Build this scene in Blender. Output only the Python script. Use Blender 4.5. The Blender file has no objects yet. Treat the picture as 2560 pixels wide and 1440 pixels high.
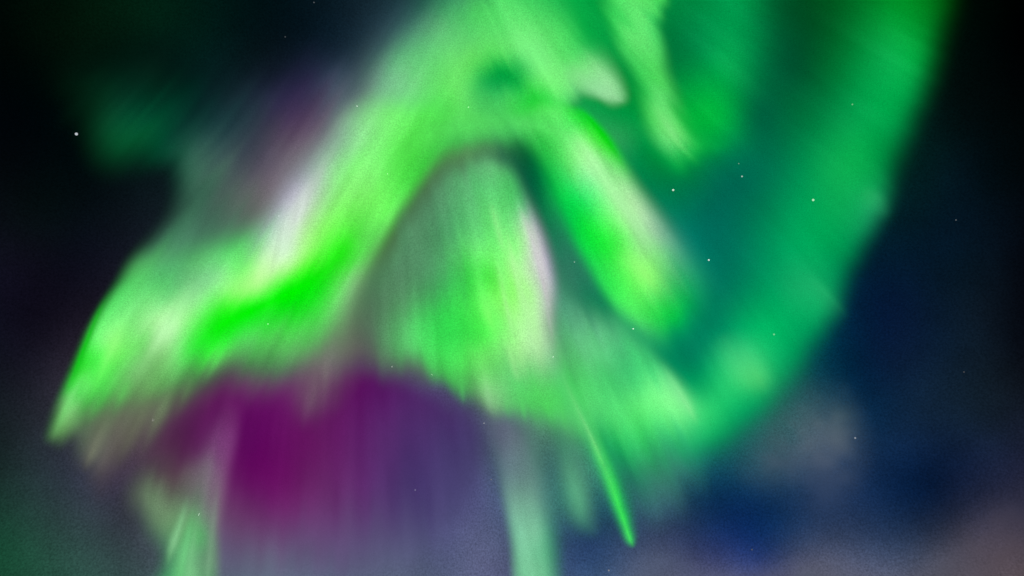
import bpy, math
import numpy as np
from mathutils import Matrix, Vector

# ---------------------------------------------------------------- scene, camera, sky light
# one Blender unit is one kilometre: the aurora really hangs 100 to 200 km up
S = bpy.context.scene
C = S.collection
S.unit_settings.system = 'METRIC'
S.unit_settings.scale_length = 1000.0

CAM_ELEV = math.radians(60.0)          # the photographer tilts the phone steeply up
HFOV = math.radians(70.0)
cam_d = bpy.data.cameras.new('camera')
cam_d.sensor_fit = 'HORIZONTAL'
cam_d.angle = HFOV
cam_d.clip_start = 0.001
cam_d.clip_end = 20000.0
cam = bpy.data.objects.new('camera', cam_d)
C.objects.link(cam)
cam.location = (0.0, 0.0, 0.0016)
cam.rotation_euler = (math.radians(90) + CAM_ELEV, 0.0, 0.0)
S.camera = cam

world = bpy.data.worlds.new('World')
S.world = world
world.use_nodes = True
world.node_tree.nodes['Background'].inputs['Color'].default_value = (0.002, 0.004, 0.008, 1)
world.node_tree.nodes['Background'].inputs['Strength'].default_value = 1.0   # moonless night, no sun

S.view_settings.view_transform = 'Standard'
S.view_settings.look = 'None'
S.view_settings.exposure = 0.0
S.view_settings.gamma = 1.0
S.cycles.transparent_max_bounces = 96
S.cycles.max_bounces = 4

# ---------------------------------------------------------------- bearings
# surveyed bearings are given on a 2560 x 1440 chart of this part of the sky
W, H = 2560.0, 1440.0
R3 = np.array(cam.rotation_euler.to_matrix())
TAN = math.tan(HFOV / 2)

def bearing(x, y):
    """unit directions in the world for chart places x, y (arrays)"""
    x = np.asarray(x, float); y = np.asarray(y, float)
    v = np.stack([(x - W/2) / (W/2) * TAN, -(y - H/2) / (W/2) * TAN, -np.ones_like(x)], -1)
    v /= np.linalg.norm(v, axis=-1, keepdims=True)
    return v @ R3.T

def to_chart(d):
    v = d @ R3
    z = np.where(v[..., 2] < -1e-3, -v[..., 2], np.nan)
    return v[..., 0]/z/TAN*W/2 + W/2, -v[..., 1]/z/TAN*W/2 + H/2

def at_height(x, y, km):
    """where the bearing meets a gently folded layer at the altitude km"""
    d = bearing(x, y)
    x = np.asarray(x, float); y = np.asarray(y, float)
    fold = 1 + 0.035*np.sin(x/310.0 + 0.4) + 0.03*np.sin(y/260.0 + 1.1) + 0.02*np.sin((x + y)/190.0)
    return d * (np.asarray(km) * fold / np.maximum(d[..., 2], 0.3))[..., None]

def lin(c):
    c = np.clip(np.asarray(c, float)/255.0, 0, 1)
    return np.where(c <= 0.04045, c/12.92, ((c + 0.055)/1.055)**2.4)

# ---------------------------------------------------------------- smooth noise
def _h(ix, iy, seed):
    n = (ix*374761393 + iy*668265263 + seed*974634777) & 0xffffffff
    n = ((n ^ (n >> 13))*1274126177) & 0xffffffff
    return ((n ^ (n >> 16)) & 0xffff) / 65535.0

def vnoise(x, y, seed=0):
    x = np.asarray(x, float); y = np.asarray(y, float)
    ix = np.floor(x).astype(np.int64); iy = np.floor(y).astype(np.int64)
    fx = x - ix; fy = y - iy
    fx = fx*fx*(3 - 2*fx); fy = fy*fy*(3 - 2*fy)
    a = _h(ix, iy, seed); b = _h(ix+1, iy, seed); c = _h(ix, iy+1, seed); d = _h(ix+1, iy+1, seed)
    return (a*(1-fx) + b*fx)*(1-fy) + (c*(1-fx) + d*fx)*fy - 0.5

ZEN = (900.0, -600.0)                  # the magnetic zenith: every ray points at it
ARM = (2000.0, -1600.0)                # west of the apex the curtain is folded and its rays lean the other way
def _fan(x, y, zen, seed, wide):
    dx = x - zen[0]; dy = y - zen[1]
    th = np.degrees(np.arctan2(dx, dy)); r = np.hypot(dx, dy)
    th = th + 0.5*wide*vnoise(x/160.0, y/160.0, seed+40)
    return (0.42*vnoise(th/2.1/wide, r/300.0, seed) + 0.32*vnoise(th/0.95/wide, r/230.0, seed+7)
            + 0.26*vnoise(th/0.48/wide, r/170.0, seed+13))

def _side(x):
    w = np.clip((1300.0 - x)/260.0, 0, 1)
    return w*w*(3 - 2*w)

def striae(x, y, seed=0, wide=1.0, arm=False):
    """field aligned structure: fine across the rays, long along them"""
    x = np.asarray(x, float); y = np.asarray(y, float)
    s = _fan(x, y, ZEN, seed, wide)
    if arm:
        w = _side(x)
        s = w*_fan(x, y, ARM, seed+90, wide*0.5) + (1 - w)*s
    return s

def along(x, y, arm=False):
    """unit step down the local ray"""
    x = np.asarray(x, float); y = np.asarray(y, float)
    w = _side(x) if arm else np.zeros_like(x)
    out = []
    for z in (ZEN, ARM):
        dx = x - z[0]; dy = y - z[1]; l = np.hypot(dx, dy) + 1e-6
        out.append((dx/l, dy/l))
    ux = (1-w)*out[0][0] + w*out[1][0]; uy = (1-w)*out[0][1] + w*out[1][1]
    l = np.hypot(ux, uy)
    return ux/l, uy/l

def wisps(x, y, seed=0):
    """gentle uneven brightness, drawn out along the rays"""
    ux, uy = along(x, y)
    p = x*uy - y*ux; q = x*ux + y*uy
    x2 = x + 30*vnoise(x/70, y/70, seed+50); y2 = y + 30*vnoise(x/70, y/70, seed+51)
    return 0.5*vnoise(x2/90, y2/120, seed+52) + 0.3*vnoise(x2/42, y2/60, seed+53) + 0.2*vnoise(x2/20, y2/30, seed+54)

# ---------------------------------------------------------------- materials
def glow_material(name, grain):
    m = bpy.data.materials.new(name)
    m.use_nodes = True
    m.cycles.emission_sampling = 'NONE'
    nt = m.node_tree; N = nt.nodes; L = nt.links
    N.clear()
    out = N.new('ShaderNodeOutputMaterial')
    at = N.new('ShaderNodeAttribute'); at.attribute_name = 'glow'
    geo = N.new('ShaderNodeTexCoord')
    ns = N.new('ShaderNodeTexNoise'); ns.inputs['Scale'].default_value = 4.2; ns.inputs['Detail'].default_value = 1.0
    L.new(geo.outputs['Object'], ns.inputs['Vector'])
    mr = N.new('ShaderNodeMapRange')
    mr.inputs['From Min'].default_value = 0.2; mr.inputs['From Max'].default_value = 0.8
    mr.inputs['To Min'].default_value = 1 - grain; mr.inputs['To Max'].default_value = 1 + grain
    L.new(ns.outputs['Fac'], mr.inputs['Value'])
    em = N.new('ShaderNodeEmission')
    L.new(at.outputs['Color'], em.inputs['Color']); L.new(mr.outputs['Result'], em.inputs['Strength'])
    tr = N.new('ShaderNodeBsdfTransparent')
    mx = N.new('ShaderNodeMixShader')
    L.new(at.outputs['Alpha'], mx.inputs['Fac'])
    L.new(tr.outputs[0], mx.inputs[1]); L.new(em.outputs[0], mx.inputs[2])
    L.new(mx.outputs[0], out.inputs['Surface'])
    return m

M_AUR = glow_material('aurora_light', 0.24)

def star_material(name, col, strength):
    m = bpy.data.materials.new(name)
    m.use_nodes = True
    m.cycles.emission_sampling = 'NONE'
    nt = m.node_tree; nt.nodes.clear()
    out = nt.nodes.new('ShaderNodeOutputMaterial'); em = nt.nodes.new('ShaderNodeEmission')
    em.inputs['Color'].default_value = (*col, 1); em.inputs['Strength'].default_value = strength
    nt.links.new(em.outputs[0], out.inputs['Surface'])
    return m

# ---------------------------------------------------------------- mesh helpers
def link(name, verts, faces, mat, rgba=None, parent=None, loc=(0, 0, 0)):
    me = bpy.data.meshes.new(name)
    loc = np.asarray(loc, float)
    me.from_pydata((np.asarray(verts) - loc).tolist(), [], np.asarray(faces).tolist() if not isinstance(faces, list) else faces)
    if rgba is not None:
        a = me.color_attributes.new('glow', 'FLOAT_COLOR', 'POINT')
        a.data.foreach_set('color', np.asarray(rgba, np.float32).ravel())
    me.materials.append(mat)
    me.polygons.foreach_set('use_smooth', [True]*len(me.polygons))
    me.update()
    o = bpy.data.objects.new(name, me)
    C.objects.link(o)
    if parent is not None:
        o.parent = parent
        o.location = Vector(loc) - parent.location
    else:
        o.location = loc
    return o

def tag(o, label=None, cat=None, group=None, kind=None):
    if label: o['label'] = label
    if cat: o['category'] = cat
    if group: o['group'] = group
    if kind: o['kind'] = kind
    return o

def thing(name, x, y, km, label, cat, group=None):
    o = bpy.data.objects.new(name, None)
    C.objects.link(o)
    o.empty_display_size = 2
    o.location = at_height(x, y, km)
    bpy.context.view_layer.update()
    return tag(o, label, cat, group)

def lens(name, P, T, quads, rgb, alpha, parent, mat=None):
    """a closed, lens shaped luminous body: near side and far side, joined round the rim"""
    n = len(P)
    d = P / np.linalg.norm(P, axis=1, keepdims=True)
    V = np.concatenate([P - d*T[:, None], P + d*T[:, None]])
    q = np.asarray(quads)
    e = np.concatenate([q[:, [0, 1]], q[:, [1, 2]], q[:, [2, 3]], q[:, [3, 0]]])
    key = np.sort(e, axis=1)
    kk = key[:, 0].astype(np.int64)*n + key[:, 1]
    u, inv, cnt = np.unique(kk, return_inverse=True, return_counts=True)
    rim = e[cnt[inv] == 1]
    side = np.stack([rim[:, 1], rim[:, 0], rim[:, 0] + n, rim[:, 1] + n], 1)
    F = np.concatenate([q, q[:, ::-1] + n, side])
    a = 1 - np.sqrt(np.clip(1 - alpha, 0, 1))          # each side carries half of the optical depth
    col = np.concatenate([rgb, a[:, None]], 1)
    o = link(name, V, F, mat or M_AUR, np.concatenate([col, col]), parent,
             P.mean(0) if parent is None else np.array(parent.location))
    return o

# ---------------------------------------------------------------- colour fields
def field(samples, x, y, soft=60.0, lam=0.025):
    s = np.asarray(samples, float)
    p = s[:, :2]; c = s[:, 2:5]
    def K(a, b):
        return -np.sqrt(((a[:, None, :] - b[None, :, :])**2).sum(-1) + soft*soft)/100.0
    n = len(p)
    A = np.zeros((n+1, n+1)); A[:n, :n] = K(p, p) + lam*np.eye(n); A[:n, n] = 1; A[n, :n] = 1
    rhs = np.zeros((n+1, 3)); rhs[:n] = c
    w = np.linalg.solve(A, rhs)
    q = np.stack([np.ravel(x), np.ravel(y)], 1)
    out = np.empty((len(q), 3))
    for i in range(0, len(q), 20000):
        out[i:i+20000] = K(q[i:i+20000], p) @ w[:n] + w[n]
    return np.clip(out, 0, 255)

def edge_distance(poly, x, y):
    """signed distance to the outline (inside positive) and the feather there"""
    P = np.asarray(poly, float)
    n = len(P); x = np.ravel(x); y = np.ravel(y)
    best = np.full(len(x), 1e9); inside = np.zeros(len(x), bool)
    wsum = np.zeros(len(x)); fsum = np.zeros(len(x))
    for i in range(n):
        x0, y0, f0 = P[i]; x1, y1, f1 = P[(i+1) % n]
        ex, ey = x1-x0, y1-y0; l2 = ex*ex + ey*ey
        t = np.clip(((x-x0)*ex + (y-y0)*ey)/l2, 0, 1)
        d = np.hypot(x-(x0+t*ex), y-(y0+t*ey))
        w = math.sqrt(l2)/(d*d + 300.0)**1.5
        wsum += w; fsum += w*(f0 + t*(f1-f0))
        best = np.minimum(best, d)
        if y0 != y1:
            inside ^= ((y0 > y) != (y1 > y)) & (x < (x1-x0)*(y-y0)/(y1-y0) + x0)
    return np.where(inside, best, -best), fsum/wsum

def smooth_outline(poly, k=5):
    P = np.asarray(poly, float); n = len(P); out = []
    for i in range(n):
        p0, p1, p2, p3 = P[i-1], P[i], P[(i+1) % n], P[(i+2) % n]
        for j in range(k):
            t = j/k
            q = 0.5*((2*p1) + (-p0+p2)*t + (2*p0-5*p1+4*p2-p3)*t*t + (-p0+3*p1-3*p2+p3)*t**3)
            q[2] = p1[2] + (p2[2]-p1[2])*t
            out.append(q)
    return np.array(out)

def blur(a, k):
    for ax in (0, 1):
        for _ in range(2):
            p = np.pad(a, [(k, k) if i == ax else (0, 0) for i in (0, 1)], mode='edge')
            c = np.cumsum(p, axis=ax)
            z = np.zeros_like(np.take(c, [0], axis=ax))
            c = np.concatenate([z, c], axis=ax)
            n = a.shape[ax]
            a = (np.take(c, range(2*k+1, 2*k+1+n), axis=ax) - np.take(c, range(0, n), axis=ax))/(2*k+1)
    return a

COVER = []                              # opacity of every body, so that starlight can be judged through it

def veil(name, km, outline, samples, parent=None, opacity=0.97, step=8.0, fray=25.0, arm=False, wide=1.0, streak=0.1,
         seed=1, thick=2.5, soft=60.0, gam=1.9, mottle=0.0):
    """a luminous cloud of aurora with a soft outline and its own colours"""
    poly = smooth_outline(outline)
    pad = 0.3*max(p[2] for p in outline) + step
    x0, y0 = poly[:, 0].min()-pad, poly[:, 1].min()-pad
    x1, y1 = poly[:, 0].max()+pad, poly[:, 1].max()+pad
    nx, ny = int((x1-x0)/step)+2, int((y1-y0)/step)+2
    gx, gy = np.meshgrid(x0 + step*np.arange(nx), y0 + step*np.arange(ny))
    ux, uy = along(gx, gy, arm)
    fr = 2*fray*striae(gx, gy, seed+31, wide, arm)                     # rays of unequal length fray every border
    px, py = gx - ux*fr, gy - uy*fr
    d, f = edge_distance(poly, px, py)
    u = np.clip((d + 0.22*f)/np.maximum(f*1.22, 8.0), 0, 1)
    a = u*u*(3-2*u)
    a = blur(a.reshape(ny, nx), 1).ravel()
    keep = a > 0.012
    a = np.clip((a - 0.012)/0.988, 0, 1)**gam*opacity
    if mottle:
        m = vnoise(gx/110, gy/90, seed) + 0.6*vnoise(gx/48, gy/40, seed+3) + 0.35*vnoise(gx/22, gy/20, seed+5)
        a = np.clip(a*(1 + mottle*2*m.ravel()), 0, 0.98)
    rgb = field(samples, px, py, soft)
    s = striae(gx, gy, seed, wide, arm).ravel(); wv = wisps(gx, gy, seed).ravel()
    rgb = rgb*(1 + streak*2*s + streak*1.2*wv)[:, None]
    g = rgb.max(1, keepdims=True)                           # brighter streaks burn out paler
    rgb = rgb + (g - rgb)*np.clip(streak*1.6*s, -0.15, 0.3)[:, None]
    G = keep.reshape(ny, nx)
    cell = G[:-1, :-1] | G[1:, :-1] | G[:-1, 1:] | G[1:, 1:]
    jy, jx = np.nonzero(cell)
    i00 = jy*nx + jx
    quads = np.stack([i00, i00+1, i00+nx+1, i00+nx], 1)
    used = np.unique(quads)
    remap = np.full(nx*ny, -1); remap[used] = np.arange(len(used))
    P = at_height(gx.ravel()[used], gy.ravel()[used], km)
    T = thick*np.sqrt(np.clip(u[used], 0, 1)) + 0.05
    COVER.append((x0, y0, step, a.reshape(ny, nx)))
    return lens(name, P, T, remap[quads], lin(rgb[used]), a[used], parent)

def cr(vals, n):
    v = np.asarray(vals, float); m = len(v)
    t = np.linspace(0, m-1, n); i = np.minimum(t.astype(int), m-2); f = (t-i)[:, None]
    p0 = v[np.maximum(i-1, 0)]; p1 = v[i]; p2 = v[i+1]; p3 = v[np.minimum(i+2, m-1)]
    return 0.5*((2*p1) + (-p0+p2)*f + (2*p0-5*p1+4*p2-p3)*f*f + (-p0+3*p1-3*p2+p3)*f**3)

def ray(name, km, pts, parent=None, sharp=(1.6, 1.6), edge=None, thick=0.8, streak=0.10, seed=3, gam=1.3, nt=25, widen=1.45):
    """a ray or fold: points (x, y, width left, width right, r, g, b, strength) along it; left is left of its way down"""
    P = cr(pts, max(16, 9*len(pts)))
    ns = len(P)
    tx = np.gradient(P[:, 0]); ty = np.gradient(P[:, 1]); l = np.hypot(tx, ty) + 1e-9
    nxv, nyv = ty/l, -tx/l                                   # to the left when heading along the ray
    t = np.linspace(-1, 1, nt)
    wl = widen*np.maximum(P[:, 2], 1)[:, None]; wr = widen*np.maximum(P[:, 3], 1)[:, None]
    off = np.where(t[None] < 0, t[None]*wr, t[None]*wl)
    gx = P[:, 0:1] + nxv[:, None]*off; gy = P[:, 1:2] + nyv[:, None]*off
    au = np.abs(t)[None]
    p = np.where(t[None] < 0, sharp[1], sharp[0])
    prof = (np.exp(-3.2*au**p) - math.exp(-3.2))/(1 - math.exp(-3.2))
    prof = np.where(au >= 1, 0, prof)
    A = np.clip(P[:, 7], 0, 1)[:, None]*prof
    rgb = np.repeat(P[:, None, 4:7], nt, 1)
    if edge is not None:                                     # colour on the left and right flank
        for sgn, c in ((1, edge[0]), (-1, edge[1])):
            if c is not None:
                k = np.clip(sgn*t, 0, 1)[None, :, None]**0.8
                rgb = rgb*(1-k) + np.array(c, float)*k
    rgb = np.clip(rgb*(1 + 2*streak*striae(gx, gy, seed, 0.7))[..., None], 0, 255)
    A = A*np.clip(1 + 1.1*striae(gx, gy, seed+5, 0.7) + 0.7*wisps(gx, gy, seed), 0.2, 1.3)
    a = (np.clip(A, 0, 1)**gam*0.97).ravel()
    idx = np.arange(ns*nt).reshape(ns, nt)
    quads = np.stack([idx[:-1, :-1].ravel(), idx[1:, :-1].ravel(), idx[1:, 1:].ravel(), idx[:-1, 1:].ravel()], 1)
    pos = at_height(gx.ravel(), gy.ravel(), km)
    T = np.repeat(thick*np.sqrt(np.clip(1-au**2, 0, 1)), ns, 0).ravel() + 0.03
    return lens(name, pos, T, quads, lin(rgb.reshape(-1, 3)), a, parent)

# ---------------------------------------------------------------- the night sky
SKY = [
 (0,0,0,6,3),(150,80,2,15,7),(400,40,2,30,18),(300,150,2,20,12),(100,250,0,5,6),(60,400,2,6,9),(250,420,2,10,12),
 (600,100,3,20,22),(750,60,4,18,26),(850,100,12,30,42),(700,200,14,26,34),(950,30,20,40,50),(500,220,3,28,26),
 (100,550,6,14,17),(60,650,14,14,26),(200,650,12,14,26),(100,800,14,12,24),(50,900,20,20,32),(60,1050,30,36,43),
 (50,1200,30,48,48),(20,1380,22,64,46),(150,1300,40,60,60),(250,1400,46,70,68),(250,1150,50,46,64),(300,1050,70,60,70),
 (450,1100,78,44,72),(600,1420,96,104,124),(800,1420,95,100,128),(700,1330,100,75,115),(900,1380,88,88,120),
 (1000,1420,90,98,125),(1100,1400,80,88,120),(1050,1250,75,70,115),(1000,1100,72,55,105),(1150,1150,68,60,105),
 (1200,1350,82,88,120),(1230,1420,85,90,122),(1330,1250,60,95,110),(1320,1075,82,124,112),(1375,1095,74,122,106),(1340,1140,66,120,106),(1540,1130,20,150,90),(1620,1240,56,112,110),(1400,1150,62,105,108),(1390,1260,58,118,110),(1500,1180,50,126,100),(1480,1120,62,150,106),(1560,1180,34,110,95),(1450,1400,45,68,105),(1500,1420,50,75,110),
 (1450,1330,38,66,98),(1550,1420,64,80,110),(1650,1400,80,90,118),(1630,1290,52,80,106),(1560,1250,35,90,95),(1720,1350,50,66,106),
 (1780,1240,12,52,90),(1850,1280,10,41,86),(1790,1290,15,47,90),(1900,1250,13,46,86),(1950,1300,15,45,84),(1900,1330,12,41,84),(1900,1390,30,48,95),(1800,1430,75,80,115),(1780,1390,52,62,106),
 (2000,1420,80,82,105),(2100,1300,38,56,88),(2010,1250,28,54,90),(1900,1180,30,72,92),(2050,1080,60,80,96),(2100,950,5,45,70),
 (2200,900,7,30,60),(2150,1050,15,48,78),(2250,1100,15,40,72),(2300,1000,16,38,62),(2200,1200,15,42,80),(2330,1250,10,27,55),
 (2250,1350,40,56,84),(2350,1400,70,72,88),(2450,1350,70,66,82),(2540,1420,78,69,77),(2500,1250,42,45,68),(2550,1150,25,30,50),
 (2400,1150,15,30,58),(2450,1050,18,32,48),(2500,950,15,25,35),(2550,850,6,10,18),(2450,800,12,24,36),(2350,850,10,28,48),
 (2300,700,5,25,45),(2200,750,4,24,52),(2400,650,5,22,35),(2550,650,4,8,15),(2300,550,3,25,35),(2450,450,2,14,20),
 (2550,300,1,5,6),(2400,250,2,12,12),(2500,100,0,3,3),(2430,0,0,8,4),(2560,0,0,0,0),(2300,400,2,30,30),(2400,430,3,18,26),(2480,560,5,17,28),(2350,600,4,25,42),
 (1300,300,10,60,50),(1700,300,0,60,45),(1900,500,0,60,60),(1200,700,40,60,70),(1950,950,20,90,85),(700,700,40,50,60),
]

def build_sky():
    import bmesh
    bm = bmesh.new()
    bmesh.ops.create_icosphere(bm, subdivisions=7, radius=1.0)
    me = bpy.data.meshes.new('sky')
    bm.to_mesh(me); bm.free()
    n = len(me.vertices)
    co = np.empty(n*3, np.float32); me.vertices.foreach_get('co', co); co = co.reshape(n, 3).astype(float)
    co /= np.linalg.norm(co, axis=1, keepdims=True)
    x, y = to_chart(co)
    out = ~np.isfinite(x)
    x = np.where(out, 1e5, x); y = np.where(out, 1e5, y)
    ox = np.maximum(np.maximum(-x, x-W), 0); oy = np.maximum(np.maximum(-y, y-H), 0)
    far = np.clip(np.hypot(ox, oy)/700.0, 0, 1)[:, None]
    near = np.zeros((n, 3))
    sel = far[:, 0] < 1
    near[sel] = field(SKY, np.clip(x[sel], -60, W+60), np.clip(y[sel], -60, H+60), 70.0)
    x = np.clip(x, -9e3, 9e3); y = np.clip(y, -9e3, 9e3)
    m = vnoise(x/170, y/140, 5) + 0.6*vnoise(x/75, y/70, 6) + 0.4*vnoise(x/34, y/32, 7)
    rgb = near*(1-far) + np.array([10, 22, 30])*far
    rgb = rgb*(1 + 0.24*m)[:, None]
    col = np.concatenate([lin(rgb), np.ones((n, 1))], 1)
    a = me.color_attributes.new('glow', 'FLOAT_COLOR', 'POINT')
    a.data.foreach_set('color', col.astype(np.float32).ravel())
    me.vertices.foreach_set('co', (co*3000.0).astype(np.float32).ravel())
    me.polygons.foreach_set('use_smooth', [True]*len(me.polygons))
    m = bpy.data.materials.new('night_sky')
    m.use_nodes = True; m.cycles.emission_sampling = 'NONE'
    nt = m.node_tree; N = nt.nodes; L = nt.links; N.clear()
    outn = N.new('ShaderNodeOutputMaterial'); em = N.new('ShaderNodeEmission')
    at = N.new('ShaderNodeAttribute'); at.attribute_name = 'glow'
    tc = N.new('ShaderNodeTexCoord')
    ns = N.new('ShaderNodeTexNoise'); ns.inputs['Scale'].default_value = 0.16; ns.inputs['Detail'].default_value = 1.0
    L.new(tc.outputs['Object'], ns.inputs['Vector'])
    mr = N.new('ShaderNodeMapRange')                         # fine camera grain painted into the sky's brightness
    mr.inputs['From Min'].default_value = 0.2; mr.inputs['From Max'].default_value = 0.8
    mr.inputs['To Min'].default_value = 0.7; mr.inputs['To Max'].default_value = 1.3
    L.new(ns.outputs['Fac'], mr.inputs['Value'])
    L.new(at.outputs['Color'], em.inputs['Color']); L.new(mr.outputs['Result'], em.inputs['Strength'])
    L.new(em.outputs[0], outn.inputs['Surface'])
    me.materials.append(m)
    o = bpy.data.objects.new('sky', me); C.objects.link(o)
    o['kind'] = 'structure'
build_sky()

# ---------------------------------------------------------------- purple glow
o = veil('aurora_glow', 215, [(330,1080,90),(440,960,70),(560,900,80),(720,880,80),(900,850,90),(1060,930,80),(1230,1020,90),
    (1270,1160,110),(1220,1360,170),(1050,1520,190),(700,1580,210),(500,1540,160),(420,1330,130),(340,1200,110)],
 [(520,1000,94,30,88),(450,1060,85,40,80),(420,1140,78,44,72),(470,980,95,70,88),(590,1000,100,15,95),(620,1100,92,6,90),(640,1180,98,4,92),
  (690,970,98,18,94),(700,1040,96,12,92),(780,1100,98,18,92),(780,960,95,40,90),(880,950,90,14,90),(850,1050,95,22,95),(720,1250,106,34,102),
  (660,1260,100,34,98),(780,1180,98,26,94),(900,1200,96,44,110),(840,1250,98,46,106),(960,1060,85,38,104),(1050,1080,75,45,105),
  (1130,1100,68,52,105),(1180,1180,68,62,108),(1000,1200,75,52,108),(1080,1250,72,62,112),(600,1300,104,60,106),(750,1340,100,68,114),
  (900,1330,90,72,116),(560,1390,96,88,118),(520,1220,100,60,98),(450,1230,82,70,80),(380,1180,80,70,76),(1000,1360,84,82,120),(640,1400,98,96,122)],
 opacity=0.95, streak=0.07, seed=11, thick=4, fray=45)
tag(o, 'deep magenta and violet glow below the left arm, fading into grey-blue at the bottom', 'aurora')

# ---------------------------------------------------------------- faint veil on the upper left
o = veil('aurora_veil', 200, [(120,150,200),(380,10,220),(620,120,180),(760,80,160),(900,100,130),(960,260,100),(880,460,60),(760,640,60),(560,760,60),
    (330,740,60),(310,650,50),(400,520,70),(390,450,90),(280,460,130),(170,370,150)],
 [(330,300,4,78,48),(340,345,5,84,46),(420,350,5,70,48),(300,250,3,50,32),(400,420,4,72,48),(470,400,48,98,80),(480,445,58,108,86),
  (560,400,62,86,86),(520,500,64,102,86),(600,480,86,100,95),(640,400,76,76,90),(700,350,90,79,98),(750,300,82,63,92),(760,255,64,53,84),
  (780,200,48,46,76),(720,270,60,50,82),(650,300,46,54,70),(600,230,24,42,52),(560,320,32,62,66),(680,450,112,102,114),(720,420,118,112,122),(620,530,96,106,100),
  (560,560,74,112,92),(450,560,66,120,92),(500,600,74,126,98),(400,610,70,132,96),(350,660,84,172,100),(400,520,34,66,58),(480,650,82,150,105),
  (860,200,72,88,104),(830,300,106,102,116),(830,370,128,140,135),(900,140,50,72,88),(480,250,3,40,34),(400,200,3,34,24)],
 opacity=0.92, streak=0.07, seed=12, thick=4, fray=45, arm=True)
tag(o, 'dim teal and mauve veil left of and above the bright left arm', 'aurora')

# ---------------------------------------------------------------- broad band on the right
rb = thing('aurora_band', 1850, 1100, 185, 'broad deep green band sweeping from the top right down to the lower middle', 'aurora')
veil('curtain', 185, [(1380,-80,60),(1700,-90,60),(2100,-90,60),(2440,-80,90),(2410,120,120),(2350,300,120),(2290,440,110),(2245,540,70),(2205,630,90),(2150,760,90),
    (2110,850,100),(2050,960,110),(1970,1070,110),(1880,1150,100),(1760,1200,120),(1620,1200,90),(1540,1080,90),(1500,900,80),(1480,700,80),(1430,480,80),(1380,250,80)],
 [(1430,0,4,164,66),(1470,80,5,165,66),(1520,140,0,152,62),(1560,290,0,150,65),(1600,380,0,142,68),(1560,340,40,160,85),(1640,480,0,126,78),(1660,560,15,130,100),
  (1700,0,0,132,62),(1800,0,0,150,74),(1860,0,0,152,74),(1930,0,0,100,50),(1980,0,0,78,36),(2060,0,0,82,30),(2150,0,0,112,38),(2250,0,0,146,42),(2330,0,0,112,24),(2390,0,0,50,6),
  (1700,150,0,122,60),(1760,150,0,150,74),(1830,150,6,166,80),(1900,150,0,122,66),(1980,150,0,82,48),(2060,150,0,98,44),(2150,150,0,140,60),(2240,140,8,172,74),(2310,150,0,150,55),(2370,150,0,70,24),(2430,150,0,20,8),
  (1720,290,0,172,58),(1790,300,0,180,62),(1840,300,0,158,70),(1880,290,0,106,66),(1950,290,0,104,62),(2050,290,0,126,64),(2150,290,6,166,80),(2230,280,0,165,74),(2290,290,0,120,58),(2340,300,0,54,36),
  (1740,400,0,135,62),(1800,400,0,122,78),(1850,420,0,110,82),(1920,420,0,116,80),(2000,420,0,142,80),(2080,420,12,172,84),(2150,400,8,172,78),(2220,420,0,130,64),(2280,420,0,68,46),
  (1700,520,0,122,88),(1780,520,0,104,84),(1850,520,0,110,84),(1920,520,0,130,84),(2000,520,0,160,88),(2080,520,8,170,86),(2150,510,16,168,90),(2205,525,28,152,98),(2250,540,5,70,58),
  (1690,620,20,132,110),(1750,620,0,120,100),(1830,620,0,116,92),(1900,620,0,138,92),(1980,620,0,166,94),(2060,620,0,166,88),(2130,620,0,136,78),(2180,640,0,70,60),
  (1730,730,22,142,100),(1790,720,0,116,90),(1860,720,0,134,92),(1930,720,0,158,94),(2000,720,22,176,104),(2060,730,10,165,95),(2110,770,14,138,88),(2140,760,0,70,64),
  (1720,820,0,132,92),(1790,820,0,132,94),(1850,820,0,166,98),(1920,820,0,182,98),(2000,820,0,164,92),(2060,840,0,124,80),(2110,860,0,60,62),
  (1690,860,0,128,88),(1740,900,0,128,90),(1790,910,20,182,106),(1850,900,62,206,124),(1890,950,64,204,114),(1950,920,8,164,94),(2010,920,10,118,80),(2060,940,0,66,66),
  (1700,960,10,160,95),(1740,980,20,172,98),(1640,1020,98,226,130),(1720,1020,80,220,122),(1790,1020,36,202,108),(1850,1020,10,174,98),(1910,1010,6,150,90),(1960,1010,22,108,84),(2020,1020,36,84,84),
  (1560,1110,48,198,110),(1640,1110,50,196,112),(1720,1110,32,184,104),(1790,1120,8,142,88),(1850,1110,14,106,84),(1900,1100,40,92,92),(1640,1200,62,142,116),(1720,1190,46,118,106),(1560,1200,36,126,98)],
 parent=rb, opacity=0.96, streak=0.04, seed=13, thick=4, fray=7, gam=1.7)
for i, p in enumerate([
    [(2150,470,10,20,60,190,110,0.0),(2190,500,14,24,50,178,108,0.5),(2225,545,10,16,40,140,100,0.0)],
    [(2010,680,12,26,50,190,120,0.0),(2065,735,16,28,46,180,112,0.3),(2125,800,10,18,30,140,95,0.0)],
    [(1800,830,20,30,80,215,130,0.0),(1850,890,30,34,80,216,128,0.5),(1895,950,26,24,85,210,115,0.6),(1915,990,14,14,50,180,100,0.0)]]):
    ray('ray', 175, p, rb, seed=20+i, widen=2.4)

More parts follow.
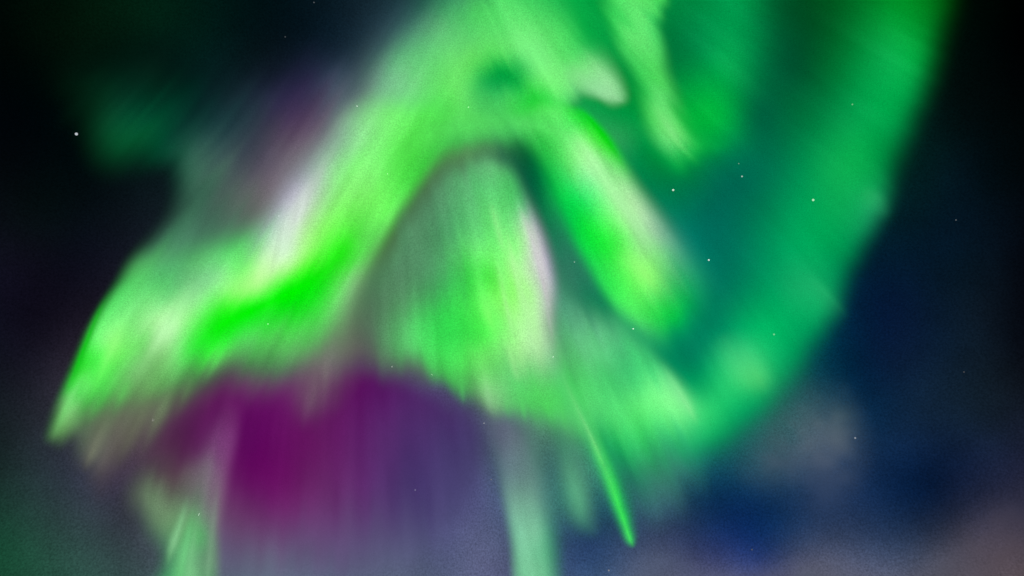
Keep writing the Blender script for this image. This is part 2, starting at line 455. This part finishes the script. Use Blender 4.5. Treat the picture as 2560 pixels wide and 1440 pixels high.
# ---------------------------------------------------------------- inner veil behind the arch
o = veil('aurora_veil', 168, [(880,480,60),(1050,320,60),(1280,280,50),(1440,340,60),(1480,560,60),(1560,720,60),(1640,900,60),(1560,960,80),(1400,900,80),
    (1150,980,80),(1000,980,90),(860,975,110),(740,940,110),(740,780,80),(800,620,70)],
 [(1290,365,22,100,56),(1320,430,5,92,58),(1340,500,8,96,66),(1360,560,22,110,78),(1400,640,40,120,92),(1440,700,45,122,95),(1480,760,25,130,88),(1530,830,40,150,95),
  (1250,370,60,125,80),(1150,385,85,140,85),(1100,430,76,116,76),(1050,480,70,104,66),(1000,540,68,100,60),(960,600,70,98,60),(930,660,74,100,64),(890,740,76,110,76),(930,700,72,114,78),
  (870,820,88,102,82),(880,880,94,94,88),(850,930,96,72,90),(930,930,92,70,92),(1200,700,70,170,100),(1000,800,80,130,90),(1300,800,80,160,100),(1450,880,80,180,115),(1380,500,10,150,70)],
 opacity=0.97, streak=0.05, seed=14, thick=3, fray=30)
tag(o, 'dark grey-green gap lining the underside of the arch around the central fan', 'aurora')

# ---------------------------------------------------------------- upper mass
up = thing('aurora_fold', 1250, 330, 158, 'pale green folded mass above the arch with a small dark hollow in it', 'aurora')
veil('curtain', 158, [(850,440,90),(790,260,190),(830,70,270),(920,-70,270),(1090,-150,200),(1440,-90,90),(1480,40,80),(1540,130,70),(1580,240,26),(1545,272,20),(1470,258,24),
    (1420,300,50),(1300,350,60),(1100,380,60),(960,460,60)],
 [(920,180,100,136,128),(890,240,108,134,128),(960,110,76,116,112),(1000,60,62,105,102),(900,100,60,86,96),(860,160,74,92,108),(930,30,45,72,84),(1090,60,85,165,112),(1160,10,72,172,105),(1060,20,55,116,95),(1120,30,66,166,100),(1000,150,100,186,125),(1000,230,120,212,138),(950,320,138,228,146),(880,330,140,200,150),(1020,200,118,205,136),
  (1080,100,95,192,120),(1100,180,100,222,108),(1180,100,95,216,110),(1180,20,72,196,96),(1260,20,90,228,110),(1250,80,95,228,110),(1320,60,100,232,115),(1300,120,115,240,125),
  (1380,100,95,228,110),(1360,180,118,240,122),(1350,130,115,238,125),(1400,230,110,238,118),(1430,160,95,226,110),(1480,150,112,216,124),(1450,200,125,226,130),(1490,215,140,222,150),
  (1520,235,152,224,156),(1545,248,130,208,140),(1440,80,55,205,90),(1400,20,42,192,84),(1470,90,20,178,75),(1430,-20,4,164,66),(1250,140,78,218,92),(1262,176,2,162,60),(1212,205,26,176,78),(1185,205,76,210,96),(1240,185,10,166,66),(1290,212,20,180,68),(1265,240,66,202,94),(1345,240,26,208,58),
  (1298,202,26,184,72),(1215,232,50,188,88),(1275,228,48,192,86),(1195,170,82,216,90),(1325,215,72,222,86),(1345,255,38,212,58),(1260,255,62,202,90),(1200,255,72,202,95),(1150,230,106,232,105),
  (1100,250,90,226,95),(1420,250,78,212,102),(1470,245,96,186,118),(1050,330,85,222,88),(1250,310,76,206,95),(1380,300,75,218,92)],
 parent=up, opacity=0.97, streak=0.04, seed=15, soft=42, step=6.0, fray=24, arm=True)
ray('wisp', 150, [(1395,150,20,30,110,225,125,0.0),(1440,185,34,40,130,225,138,0.6),(1500,226,34,24,150,224,158,0.65),(1546,248,14,10,155,220,160,0.35),(1566,257,5,3,140,210,150,0.0)], up, sharp=(1.5, 1.9), seed=31)
ray('ray', 150, [(1250,40,20,20,110,235,120,0.0),(1320,120,30,26,120,242,130,0.6),(1380,210,26,18,122,245,125,0.7),(1402,262,12,8,110,235,115,0.0)], up, seed=32)

# ---------------------------------------------------------------- narrow ribbon at the top
rib = thing('aurora_ribbon', 1690, 400, 150, 'narrow bright green ribbon falling from the top edge right of the arch', 'aurora')
veil('curtain', 150, [(1490,-80,50),(1660,-80,30),(1672,80,36),(1700,200,60),(1760,300,80),(1850,360,60),(1760,420,60),(1700,470,60),(1640,430,60),(1590,310,40),(1560,200,50),(1515,110,50)],
 [(1560,10,85,228,105),(1600,60,100,236,115),(1640,20,72,216,96),(1590,110,96,230,110),(1640,130,86,226,105),(1660,60,40,195,85),(1640,200,80,220,95),(1660,260,100,226,115),(1610,230,50,200,84),
  (1630,290,80,216,96),(1660,310,108,230,116),(1692,345,112,226,120),(1700,280,60,206,85),(1730,320,26,192,68),(1790,340,0,172,62),(1700,400,22,178,75),(1690,440,2,156,70),(1650,400,2,160,66),(1540,60,46,205,84),(1570,170,45,198,82),(1620,360,30,180,80)],
 parent=rib, opacity=0.95, streak=0.07, seed=16, soft=42, step=6.0, fray=36)
ray('ray', 144, [(1625,210,20,30,95,225,110,0.0),(1650,280,26,24,112,232,120,0.7),(1682,335,18,14,122,232,128,0.75),(1702,375,8,6,90,215,105,0.0)], rib, seed=33)

# ---------------------------------------------------------------- lower right curtain
lo = thing('aurora_curtain', 1600, 1200, 142, 'hazy mint green curtain right of the central fan, below the right leg', 'aurora')
veil('curtain', 142, [(1370,640,50),(1450,720,60),(1560,800,50),(1640,880,50),(1710,960,45),(1780,1070,90),(1770,1210,150),(1650,1300,170),(1540,1240,120),(1450,1150,90),(1380,1100,80),(1350,900,60)],
 [(1410,700,52,128,98),(1440,760,76,152,116),(1400,820,82,166,118),(1480,850,96,202,130),(1430,900,86,190,112),(1550,860,75,190,120),(1500,950,76,212,112),(1560,950,75,210,120),(1620,900,68,200,114),
  (1640,960,75,216,120),(1600,1010,100,236,125),(1650,1000,110,236,130),(1700,990,126,234,142),(1720,1040,110,230,130),(1550,1050,75,216,110),(1620,1080,70,216,110),(1500,1050,70,200,105),
  (1540,1130,28,162,90),(1600,1150,46,156,100),(1680,1130,42,162,102),(1650,1210,62,128,112),(1740,1100,36,172,104),(1720,1190,56,136,110),(1450,1040,90,206,115),(1400,1000,80,206,100),(1440,1110,60,150,95),(1580,1230,36,112,96)],
 parent=lo, opacity=0.96, streak=0.10, seed=17, fray=50, step=6.0, gam=1.2)
ray('ray', 134, [(1650,900,8,10,110,225,140,0.0),(1685,960,10,14,130,236,150,0.7),(1720,1020,12,16,135,236,150,0.75),(1748,1070,8,10,90,220,120,0.0)], lo, sharp=(1.4, 1.4), seed=34, widen=2.3)
ray('ray', 134, [(1430,820,22,22,100,205,132,0.0),(1490,880,36,30,104,210,138,0.5),(1540,960,24,24,86,212,122,0.0)], lo, seed=35)

# ---------------------------------------------------------------- the arch
ar = thing('aurora_arch', 480, 960, 128, 'brightest arch: a thick left arm, a rounded apex and a shorter right leg', 'aurora')
veil('curtain', 128, [(98,1105,50),(150,965,30),(210,825,26),(268,722,34),(340,625,70),(450,590,90),(560,550,90),(640,510,80),(700,430,70),(780,330,90),(850,250,90),(960,215,70),(1100,240,80),(1250,262,50),
    (1380,235,50),(1455,262,22),(1540,340,22),(1610,450,50),(1700,560,80),(1785,660,100),(1800,760,100),(1740,865,120),(1640,910,100),(1560,820,34),(1480,720,36),(1410,600,40),(1355,470,50),(1300,385,50),(1230,380,50),(1140,408,55),
    (1072,478,50),(1008,572,55),(965,655,60),(930,780,110),(880,930,150),(770,1015,170),(640,1025,160),(500,1035,120),(420,1060,80),(330,1110,90),(260,1120,90),(205,1100,60),(150,1125,50)],
 [(140,1060,112,195,102),(160,1000,128,236,125),(200,950,112,240,110),(178,970,62,225,70),(215,850,60,225,66),(190,930,30,210,34),(240,780,66,220,80),(240,850,112,255,120),(260,900,86,246,86),(280,860,142,255,120),
  (280,790,116,246,125),(305,710,86,222,105),(350,660,88,196,105),(430,660,84,176,110),(500,660,95,190,110),(420,730,104,215,120),(470,720,120,206,130),(540,700,136,226,145),(570,640,106,226,120),(620,580,90,192,110),
  (390,800,172,250,160),(420,830,188,255,176),(350,850,126,240,120),(300,880,110,250,100),(460,800,162,255,150),(500,760,142,246,140),(400,880,142,216,130),(450,900,110,220,110),(340,920,126,206,120),(370,960,115,185,105),
  (250,970,76,216,80),(300,960,100,190,95),(220,1010,76,172,76),(420,950,96,166,90),(480,920,76,152,76),(540,880,76,230,76),(500,860,40,230,50),(540,800,20,240,20),(620,770,5,240,5),(700,740,2,242,2),(780,700,2,236,2),
  (590,730,140,255,112),(660,735,90,252,70),(750,665,130,255,90),(810,620,100,252,75),(560,835,22,235,28),(680,800,40,225,48),(600,850,70,222,80),(850,640,30,240,20),(880,580,90,246,75),(640,700,152,255,120),(700,670,192,255,162),(720,640,206,250,200),(680,620,186,232,186),(730,540,200,215,205),(760,500,198,210,204),(800,450,166,202,172),(600,660,110,240,110),
  (580,720,132,255,110),(560,760,62,250,50),(760,620,172,255,140),(800,580,142,255,110),(850,520,132,255,110),(850,440,146,246,140),(900,400,136,250,130),(900,330,145,226,150),(860,360,140,198,150),(900,500,130,255,110),
  (930,560,95,226,85),(960,520,110,250,95),(1000,440,80,226,75),(950,430,125,250,115),(1010,370,84,228,78),(1000,300,110,240,105),(1060,340,80,220,80),(1080,280,84,228,85),(1130,300,84,216,88),(1150,350,70,192,85),
  (1200,320,84,206,95),(1250,300,75,206,95),(1250,345,64,175,88),(1300,310,80,216,100),(1310,350,58,188,86),(1350,300,75,220,90),(1380,350,66,216,85),(1400,280,90,235,100),(1440,300,50,228,70),(1480,300,6,215,15),(1520,350,4,210,6),
  (1550,400,70,215,78),(1450,340,126,246,125),(1480,400,166,246,160),(1420,400,96,226,105),(1390,420,42,202,82),(1400,500,16,206,75),(1450,490,28,220,88),(1450,560,10,222,62),(1480,620,22,233,66),(1430,560,6,202,75),(1460,660,30,206,88),
  (1520,470,152,246,150),(1560,480,166,236,160),(1560,540,162,250,150),(1540,600,62,236,70),(1600,560,176,236,170),(1620,620,150,226,150),(1650,590,150,206,162),(1560,650,108,250,98),(1645,705,112,236,112),(1672,660,98,196,125),(1640,640,130,232,130),(1590,640,142,255,120),(1620,690,142,255,115),
  (1560,690,86,250,90),(1640,740,86,226,100),(1700,720,42,182,95),(1720,650,50,165,112),(1570,770,76,240,95),(1520,720,46,226,80),(1640,790,42,216,75),(1690,780,14,196,76),(1620,820,70,216,105),(1600,850,74,206,112),(1690,840,6,170,85),(1740,740,10,160,90),
  (650,850,80,216,85),(700,830,76,220,80),(760,800,66,216,70),(830,740,86,226,86),(880,680,112,216,106),(790,840,86,190,90),(620,900,76,156,80),(700,900,82,145,86),(620,955,95,104,95),(720,950,98,104,100),(560,920,80,120,80),(800,900,112,132,108),
  (360,1040,92,98,82),(280,1050,92,110,84),(230,1090,96,104,86),(440,1000,84,98,78)],
 parent=ar, opacity=0.97, streak=0.08, seed=18, soft=42, step=6.0, fray=26, arm=True)
# saturated lower folds and the pale upper flank of the left arm
ray('fold', 121, [(470,890,14,14,30,225,40,0.0),(545,818,18,20,8,236,8,0.6),(640,772,19,20,0,242,0,0.75),(740,724,21,22,0,242,0,0.75),(825,665,20,20,15,238,10,0.6),(890,590,14,14,80,240,60,0.0)], ar, seed=41)
ray('ray', 121, [(870,320,16,20,140,180,150,0.0),(800,430,20,22,180,200,184,0.5),(738,540,26,26,208,220,212,0.85),(700,615,36,34,208,240,205,0.9),(655,690,40,34,192,255,160,0.8),(595,752,24,20,150,255,115,0.0)], ar, seed=42, widen=1.6)
ray('ray', 121, [(500,690,20,20,140,225,150,0.0),(450,760,30,26,165,245,160,0.6),(405,835,34,26,190,255,180,0.8),(360,920,24,20,140,215,130,0.3),(330,990,14,14,110,170,100,0.0)], ar, seed=43)
ray('ray', 121, [(330,760,14,14,120,250,125,0.0),(290,850,22,22,145,255,125,0.75),(255,930,22,20,110,250,100,0.6),(215,1010,14,14,90,200,85,0.0)], ar, seed=44)
ray('edge_glow', 121, [(282,722,10,10,30,180,34,0.0),(246,786,13,11,8,190,14,0.55),(216,858,14,11,8,198,18,0.7),(185,938,13,10,24,208,34,0.55),(155,1008,8,8,60,200,60,0.0)], ar, sharp=(1.6, 1.6), seed=45)
ray('ray', 121, [(215,930,10,10,110,240,115,0.0),(182,985,13,12,128,238,128,0.55),(156,1040,14,13,120,215,116,0.6),(140,1080,13,12,104,165,98,0.5),(126,1125,10,10,72,98,72,0.0)], ar, seed=46)
ray('fold', 122, [(930,500,20,20,105,240,95,0.0),(985,410,34,30,88,230,82,0.5),(1060,345,34,34,84,224,84,0.6),(1160,318,30,32,82,212,92,0.65),(1280,308,28,30,82,214,98,0.65),(1380,322,28,30,92,228,104,0.6),(1450,365,20,22,120,240,125,0.0)], ar, seed=40)
# the right leg: pale outer fold, saturated rim
ray('fold', 121, [(1400,320,20,20,120,240,120,0.0),(1470,385,26,28,165,246,160,0.6),(1530,470,26,28,170,246,165,0.75),(1590,560,30,26,170,240,165,0.75),(1640,640,26,22,140,238,136,0.45),(1680,730,22,18,100,210,115,0.0)], ar, seed=47)
ray('edge_glow', 121, [(1420,262,8,8,40,225,60,0.0),(1468,292,12,10,5,216,12,0.75),(1510,340,13,10,2,212,4,0.85),(1545,395,10,8,20,208,30,0.5),(1575,450,6,6,80,205,90,0.0)], ar, seed=48)
ray('ray', 121, [(1540,640,20,20,110,250,110,0.0),(1590,660,30,24,140,255,118,0.4),(1625,705,26,20,140,255,116,0.45),(1650,760,16,14,90,225,100,0.0)], ar, seed=49)

# ---------------------------------------------------------------- central fan
fan = thing('aurora_fan', 1220, 1040, 116, 'fan shaped green curtain hanging inside the arch with a white flank on its right', 'aurora')
veil('curtain', 116, [(1110,410,80),(1220,375,40),(1292,410,45),(1342,500,46),(1388,620,48),(1410,720,52),(1420,850,60),(1470,960,110),(1470,1085,130),(1330,1110,100),(1190,1048,46),(1090,985,44),(1000,945,70),(900,960,130),(850,850,130),
    (880,720,90),(950,590,80),(1030,470,80)],
 [(1230,420,100,190,120),(1200,480,95,200,120),(1150,450,90,166,110),(1280,440,80,190,105),(1250,520,100,216,115),(1300,520,90,200,115),(1100,520,85,150,105),(1050,600,82,142,100),(1150,600,85,186,110),(1000,680,80,132,95),
  (985,630,82,142,100),(945,700,80,130,92),(950,760,80,124,90),(920,850,84,110,90),(900,900,92,92,92),(1100,680,82,168,105),(1050,760,80,168,100),(1020,860,85,202,105),(1100,800,62,220,90),(1150,720,66,202,90),(1200,640,110,240,115),(1250,600,115,240,120),
  (1300,600,150,246,140),(1180,690,72,220,84),(1230,700,85,236,80),(1280,680,160,250,140),(1320,580,190,216,190),(1345,650,206,210,206),(1362,700,206,206,210),(1375,770,180,190,182),(1378,820,150,176,150),(1310,720,162,255,135),
  (1320,800,178,255,160),(1340,850,182,240,170),(1270,780,146,255,120),(1220,770,112,255,100),(1230,850,90,250,90),(1150,860,62,226,85),(1100,900,75,226,95),(1040,930,75,166,90),(1100,960,72,168,86),(1160,920,85,236,95),
  (1200,900,120,246,115),(1280,880,150,246,135),(1320,920,142,220,135),(1250,930,100,212,105),(1220,980,142,220,140),(1180,990,86,172,95),(1300,960,95,206,110),(1360,930,115,206,125),(1290,1010,90,206,105),(1370,1000,80,216,95),
  (1220,1030,112,150,118),(1300,1060,84,160,102),(1410,1040,75,200,100),(1400,950,80,206,105)],
 parent=fan, opacity=0.97, streak=0.10, seed=19, soft=42, step=6.0, fray=46, wide=1.35)
ray('ray', 110, [(1300,520,12,10,170,205,170,0.0),(1328,590,20,12,205,212,205,0.8),(1355,690,24,13,210,208,210,0.9),(1372,790,20,11,190,196,190,0.7),(1385,880,12,9,140,170,145,0.0)], fan, sharp=(1.5, 1.5), seed=51, widen=1.35)
ray('ray', 110, [(1250,580,14,14,130,245,130,0.0),(1290,680,22,20,168,250,148,0.65),(1325,790,26,20,185,255,165,0.75),(1345,870,20,16,175,235,165,0.6),(1355,930,12,12,130,210,130,0.0)], fan, seed=52)
ray('ray', 110, [(1185,640,14,14,110,240,115,0.0),(1205,730,18,16,112,250,105,0.5),(1225,800,20,18,125,255,105,0.6),(1260,880,16,16,110,245,105,0.0)], fan, seed=53)
ray('ray', 110, [(1205,900,10,12,130,245,120,0.0),(1215,960,16,15,150,225,148,0.7),(1224,1010,14,13,140,195,145,0.6),(1230,1050,8,8,100,130,115,0.0)], fan, seed=54)
for i, (p, q, w, k) in enumerate([((1262,560),(1312,800),7,0.7),((1282,640),(1335,840),8,0.6),((1240,640),(1285,850),8,0.5),((1305,700),(1348,900),8,0.5),((1225,500),(1262,640),9,0.5),((1268,850),(1300,960),11,0.45)]):
    m = ((p[0]+q[0])/2, (p[1]+q[1])/2)
    ray('ray', 108.5, [(p[0],p[1],w*.7,w*.7,160,245,150,0.0),(p[0]*.7+q[0]*.3,p[1]*.7+q[1]*.3,w*1.2,w,176,250,158,k*.75),(m[0]*.4+q[0]*.6,m[1]*.4+q[1]*.6,w*1.3,w,184,248,168,k*.65),(q[0],q[1],w,w*.7,150,228,145,0.0)], fan, seed=90+i, widen=2.3)
for i, (x, y0, y1, k) in enumerate([(1150,930,1015,0.4),(1262,980,1062,0.45),(1300,975,1070,0.5),(1390,960,1110,0.45),(1430,980,1130,0.4)]):
    s = (x - ZEN[0])/(y0 - ZEN[1])*0.7
    ray('ray', 109, widen=2.0, streak=0.03, pts=[(x-s*0,y0,7,7,90,225,105,0.0),(x+s*(y1-y0)*.5,(y0+y1)/2,9,9,88,215,105,k),(x+s*(y1-y0)*.8,y0+(y1-y0)*.8,8,8,84,185,105,k*.7),(x+s*(y1-y0),y1,5,5,70,120,95,0.0)], parent=fan, seed=60+i)

# ---------------------------------------------------------------- single rays below
o = ray('aurora_ray', 104, [(1390,900,14,14,110,215,125,0.0),(1438,1010,18,17,112,220,126,0.6),(1482,1100,17,15,114,222,126,0.8),(1520,1190,20,15,80,236,100,0.9),(1552,1280,17,13,62,240,88,1.0),(1572,1340,12,10,72,238,98,1.0),(1580,1360,8,8,60,220,90,0.6),(1585,1372,5,5,40,160,80,0.0)],
    sharp=(1.5, 1.5), edge=((0, 205, 60), (40, 190, 95)), seed=71, widen=2.8)
tag(o, 'thin vivid green spike with a sharp tip, lower right of the central fan', 'aurora ray', 'rays hanging below the curtains')
o = veil('aurora_ray', 106, [(1205,1030,50),(1232,1150,34),(1250,1250,28),(1272,1360,26),(1292,1500,24),(1400,1500,60),(1412,1380,64),(1396,1250,80),(1370,1120,90),(1310,1030,60)],
 [(1240,1090,98,104,128),(1290,1100,98,116,126),(1255,1180,104,130,138),(1310,1180,98,130,128),(1285,1250,112,160,142),(1325,1250,108,160,138),(1365,1250,84,140,120),(1300,1330,120,192,154),(1340,1330,118,190,150),(1378,1330,70,156,116),
  (1310,1420,114,192,146),(1350,1420,106,184,138),(1385,1400,68,160,112),(1350,1150,84,126,116)],
 opacity=0.96, streak=0.10, seed=25, soft=30, step=6.0, fray=14, gam=1.15)
tag(o, 'wide pale mint ray reaching the bottom edge, left of the thin vivid spike', 'aurora ray', 'rays hanging below the curtains')
o = veil('aurora_ray', 103, [(1375,1070,60),(1440,1090,60),(1480,1210,50),(1498,1340,46),(1430,1330,60),(1385,1230,60)],
 [(1410,1120,74,145,114),(1418,1180,86,158,124),(1434,1240,94,176,134),(1455,1290,86,164,128),(1400,1250,62,138,112),(1475,1310,70,135,116)],
 opacity=0.92, streak=0.10, seed=26, soft=30, step=6.0, fray=14, gam=1.15)
tag(o, 'short dim green ray between the wide pale ray and the thin vivid spike', 'aurora ray', 'rays hanging below the curtains')
lb = thing('aurora_ray', 460, 1430, 104, 'bundle of grey-pink rays turning green towards the bottom edge on the left', 'aurora ray', 'rays hanging below the curtains')
veil('curtain', 106, [(560,990,60),(604,1010,40),(600,1090,26),(578,1200,24),(556,1320,22),(532,1500,20),(360,1510,60),(388,1400,60),(325,1320,80),(300,1220,90),(345,1140,90),(440,1120,110),(510,1040,80)],
 [(570,1050,112,48,108),(555,1100,122,64,120),(530,1170,126,104,126),(560,1170,124,72,120),(505,1250,116,124,118),(545,1250,126,104,124),(480,1300,104,156,110),(535,1330,118,132,124),(450,1330,100,156,104),(500,1340,88,172,104),
  (470,1400,100,176,116),(503,1400,96,150,110),(528,1410,114,158,124),(420,1400,74,146,98),(430,1450,78,164,104),(480,1450,116,190,128),(508,1450,98,160,114),(380,1240,102,128,98),(350,1250,98,120,94),(400,1310,102,140,102),(360,1190,86,92,82),
  (430,1180,82,58,72),(440,1230,88,88,82),(480,1130,92,48,88),(420,1130,80,54,72),(460,1190,98,84,92),(340,1320,66,90,80)],
 parent=lb, opacity=0.97, streak=0.10, seed=24, soft=30, step=6.0, fray=20, gam=1.2)
ray('ray', 100, [(474,1230,8,8,118,175,128,0.0),(454,1300,10,11,132,200,142,0.55),(432,1365,10,12,136,204,145,0.65),(415,1425,7,8,105,190,120,0.0)], lb, seed=75, widen=2.3)
ray('ray', 100, [(497,1270,8,8,112,165,122,0.0),(486,1340,11,11,122,190,134,0.5),(475,1410,13,12,126,200,138,0.6),(464,1490,12,12,118,196,130,0.6)], lb, seed=76, widen=2.0)
ray('ray', 99, [(548,1180,8,8,128,108,126,0.0),(537,1270,9,9,126,132,128,0.45),(527,1360,10,9,122,160,130,0.5),(514,1480,10,9,112,176,126,0.5)], lb, seed=79, widen=2.0)
ray('ray', 100, [(485,1260,12,14,112,185,125,0.0),(470,1340,16,18,112,200,130,0.6),(455,1410,16,18,112,205,130,0.75),(442,1490,16,18,95,195,115,0.75)], lb, seed=76, widen=1.7)
o = ray('aurora_ray', 122.5, [(850,800,30,34,105,125,100,0.0),(822,890,40,40,118,120,112,0.75),(796,960,40,36,116,96,108,0.85),(772,1020,30,28,108,74,102,0.7),(752,1085,16,16,98,34,94,0.0)], seed=78, widen=2.5, gam=1.0, sharp=(1.4, 1.4))
tag(o, 'blurry grey-pink ray dropping from the left arm into the magenta glow', 'aurora ray', 'rays hanging below the curtains')
fr = thing('aurora_fringe', 230, 1150, 112, 'olive grey fringe of short blurred rays under the left tip of the arch', 'aurora')
veil('curtain', 117, [(170,1040,50),(230,1000,60),(320,975,70),(470,960,80),(500,1010,80),(420,1090,90),(350,1190,110),(260,1260,110),(190,1190,90),(160,1090,60)],
 [(200,1060,84,112,82),(240,1100,98,106,90),(300,1000,98,116,88),(300,1080,96,94,84),(350,1000,102,114,90),(400,980,96,104,84),(370,1060,92,90,82),(330,1130,84,76,78),(250,1180,78,72,76),(430,1020,88,74,80)],
 parent=fr, opacity=0.85, streak=0.15, seed=23, fray=60, arm=True)
for i, p in enumerate([
    [(305,960,16,16,100,165,92,0.0),(275,1030,20,20,100,124,90,0.7),(250,1090,20,18,108,116,96,0.9),(228,1140,18,16,104,108,94,0.9),(205,1185,12,12,72,70,70,0.0)],
    [(385,970,16,16,108,150,94,0.0),(345,1050,22,20,104,112,90,0.8),(312,1115,20,18,98,98,86,0.7),(275,1190,12,12,74,66,72,0.0)],
    [(440,950,16,16,104,155,94,0.0),(405,1020,20,20,104,122,92,0.85),(378,1080,18,18,94,96,84,0.6),(340,1170,12,12,78,62,74,0.0)],
    [(262,960,12,12,84,215,86,0.0),(240,1005,15,14,84,180,84,0.85),(222,1040,13,12,88,140,84,0.7),(204,1080,8,8,70,84,70,0.0)],
    [(492,930,14,14,86,160,84,0.0),(468,975,16,16,92,128,84,0.7),(445,1020,14,14,90,90,80,0.5),(420,1065,8,8,84,58,76,0.0)],
    [(330,940,14,14,100,225,100,0.0),(305,985,16,14,96,190,92,0.8),(288,1020,14,12,92,140,86,0.6),(270,1060,8,8,88,96,80,0.0)]]):
    ray('ray', 112 - i*0.2, p, fr, seed=80+i, widen=2.0, sharp=(1.6, 1.6), gam=1.1)

# ---------------------------------------------------------------- thin night clouds, their dim light put into the emitted colour
for km, outline, smp, lab in [
    (230, [(1840,1190,100),(1900,1060,110),(1990,960,120),(2120,960,110),(2180,1100,120),(2150,1240,130),(2050,1320,130),(1960,1260,120)],
     [(2050,1080,90,104,114),(1990,1150,72,88,106),(2100,1150,70,84,104),(2060,1010,66,92,100),(2050,1180,60,76,102)],
     'small grey cloud puff right of the lower end of the broad band'),
    (230, [(2250,1480,100),(2330,1360,100),(2430,1270,110),(2540,1200,110),(2640,1220,60),(2640,1520,60),(2260,1520,60)],
     [(2450,1340,78,72,85),(2540,1420,84,73,80),(2350,1420,82,82,96),(2550,1250,50,50,70),(2450,1430,84,77,88)],
     'mauve grey cloud bank filling the bottom right corner'),
    (230, [(1560,1500,60),(1600,1390,80),(1700,1370,80),(1830,1420,60),(2000,1390,60),(2120,1400,70),(2220,1500,60),(1900,1540,40)],
     [(1650,1410,84,94,120),(1750,1420,82,90,120),(1900,1440,78,82,112),(2010,1420,86,92,110),(2150,1440,74,82,104)],
     'low grey-blue cloud bank along the bottom edge, right of the rays')]:
    o = veil('night_cloud', km, outline, smp, opacity=0.75, streak=0.0, seed=int(outline[0][0]), soft=80, thick=2, gam=1.2, mottle=0.6, fray=10)
    tag(o, lab, 'cloud')

# ---------------------------------------------------------------- stars
def through(x, y):
    t = 1.0
    for x0, y0, st, a in COVER:
        i = int(round((y-y0)/st)); j = int(round((x-x0)/st))
        if 0 <= i < a.shape[0] and 0 <= j < a.shape[1]:
            t *= 1 - a[i, j]
    return t

import bmesh
bm = bmesh.new(); bmesh.ops.create_icosphere(bm, subdivisions=2, radius=1.0)
STAR_V = np.array([v.co[:] for v in bm.verts]); STAR_F = [[v.index for v in f.verts] for f in bm.faces]; bm.free()

STARS = [
 (191,335,6.0,1.0,(0.85,0.93,1.0),'brightest star, alone in the black sky at the far left'),
 (1683,475,5.2,1.0,(1.0,1.0,0.95),'bright white star in the dark gap just right of the right leg of the arch'),
 (2033,500,5.5,0.8,(0.95,1.0,0.9),'bright star inside the broad deep green band'),
 (1772,650,4.4,1.0,(1.0,1.0,1.0),'crisp white star in the teal gap between right leg and broad band'),
 (1855,441,4.0,0.7,(0.9,1.0,0.95),'faint star in the teal gap near the end of the narrow ribbon'),
 (1847,409,2.6,0.6,(0.8,1.0,0.9),'tiny star just above the faint one near the end of the narrow ribbon'),
 (383,1050,4.8,0.9,(1.0,0.95,0.95),'white star at the border of the olive fringe and the magenta glow'),
 (1583,822,4.0,0.9,(1.0,1.0,1.0),'crisp star at the lower edge of the right leg'),
 (1436,655,3.0,0.8,(0.9,1.0,0.95),'tiny star in the dark gap on the inner side of the right leg'),
 (1383,892,3.2,0.9,(1.0,1.0,1.0),'tiny star right of the white flank of the central fan'),
 (980,917,3.4,0.9,(1.0,1.0,1.0),'small star at the lower left border of the central fan'),
 (1080,937,3.0,0.8,(0.8,1.0,0.8),'tiny star on the lower green edge of the central fan'),
 (1210,1058,3.4,0.8,(0.9,0.95,1.0),'small star just below the fan, above the wide pale ray'),
 (1228,1199,3.4,0.5,(0.85,0.88,1.0),'dim star at the left edge of the wide pale ray'),
 (1038,1225,3.4,0.45,(0.85,0.85,1.0),'dim bluish star in the violet sky left of the wide pale ray'),
 (1522,1426,4.0,0.45,(0.85,0.9,1.0),'dim bluish star at the bottom edge below the thin spike'),
 (2138,1095,4.2,0.5,(0.8,0.88,1.0),'dim bluish star right of the small grey cloud puff'),
 (2410,930,3.2,0.2,(0.8,0.88,1.0),'very faint star in the dark blue sky at the far right'),
 (2131,261,3.4,0.55,(0.8,1.0,0.8),'faint star high up in the broad deep green band'),
 (1935,836,4.2,0.4,(0.8,1.0,0.8),'faint smudged star low in the broad deep green band'),
 (670,810,3.4,0.9,(0.9,1.0,0.9),'small star below the saturated fold of the left arm'),
 (697,540,3.6,0.5,(1.0,1.0,1.0),'faint star at the pale upper flank of the left arm'),
 (893,265,3.4,0.85,(1.0,1.0,1.0),'small star on the outer edge of the pale folded mass'),
 (1171,268,3.2,0.85,(0.9,1.0,0.85),'small star on the pale folded mass near its dark hollow'),
 (968,434,3.4,0.85,(0.95,1.0,0.9),'small star on the upper left arm near the dark gap'),
 (1398,397,3.0,0.8,(0.9,1.0,0.9),'tiny star at the top of the right leg'),
 (497,1286,3.4,0.75,(0.9,1.0,0.9),'small star among the rays of the bottom left bundle'),
 (1880,1374,3.8,0.3,(0.7,0.8,1.0),'very faint star in the deep blue patch at the bottom'),
 (785,6,3.2,0.3,(0.75,0.9,1.0),'very faint star at the top edge left of the folded mass'),
 (713,92,3.2,0.2,(0.75,0.9,1.0),'faintest star in the dark sky at the upper left'),
 (2390,550,2.6,0.4,(0.85,0.95,1.0),'tiny star in the black sky right of the broad band'),
]
for i, (x, y, r, b, col, lab) in enumerate(STARS):
    dist = 2400.0
    pos = bearing(x, y)*dist
    t = max(through(x, y), 1e-7)
    m = star_material('starlight', col, (0.6 if r > 3.9 else 0.36)*b/t)
    rad = r*dist/(W/2/TAN)*0.49
    v = STAR_V*rad + pos
    o = link('star', v, STAR_F, m, None, None, pos)
    tag(o, lab, 'star', 'stars')
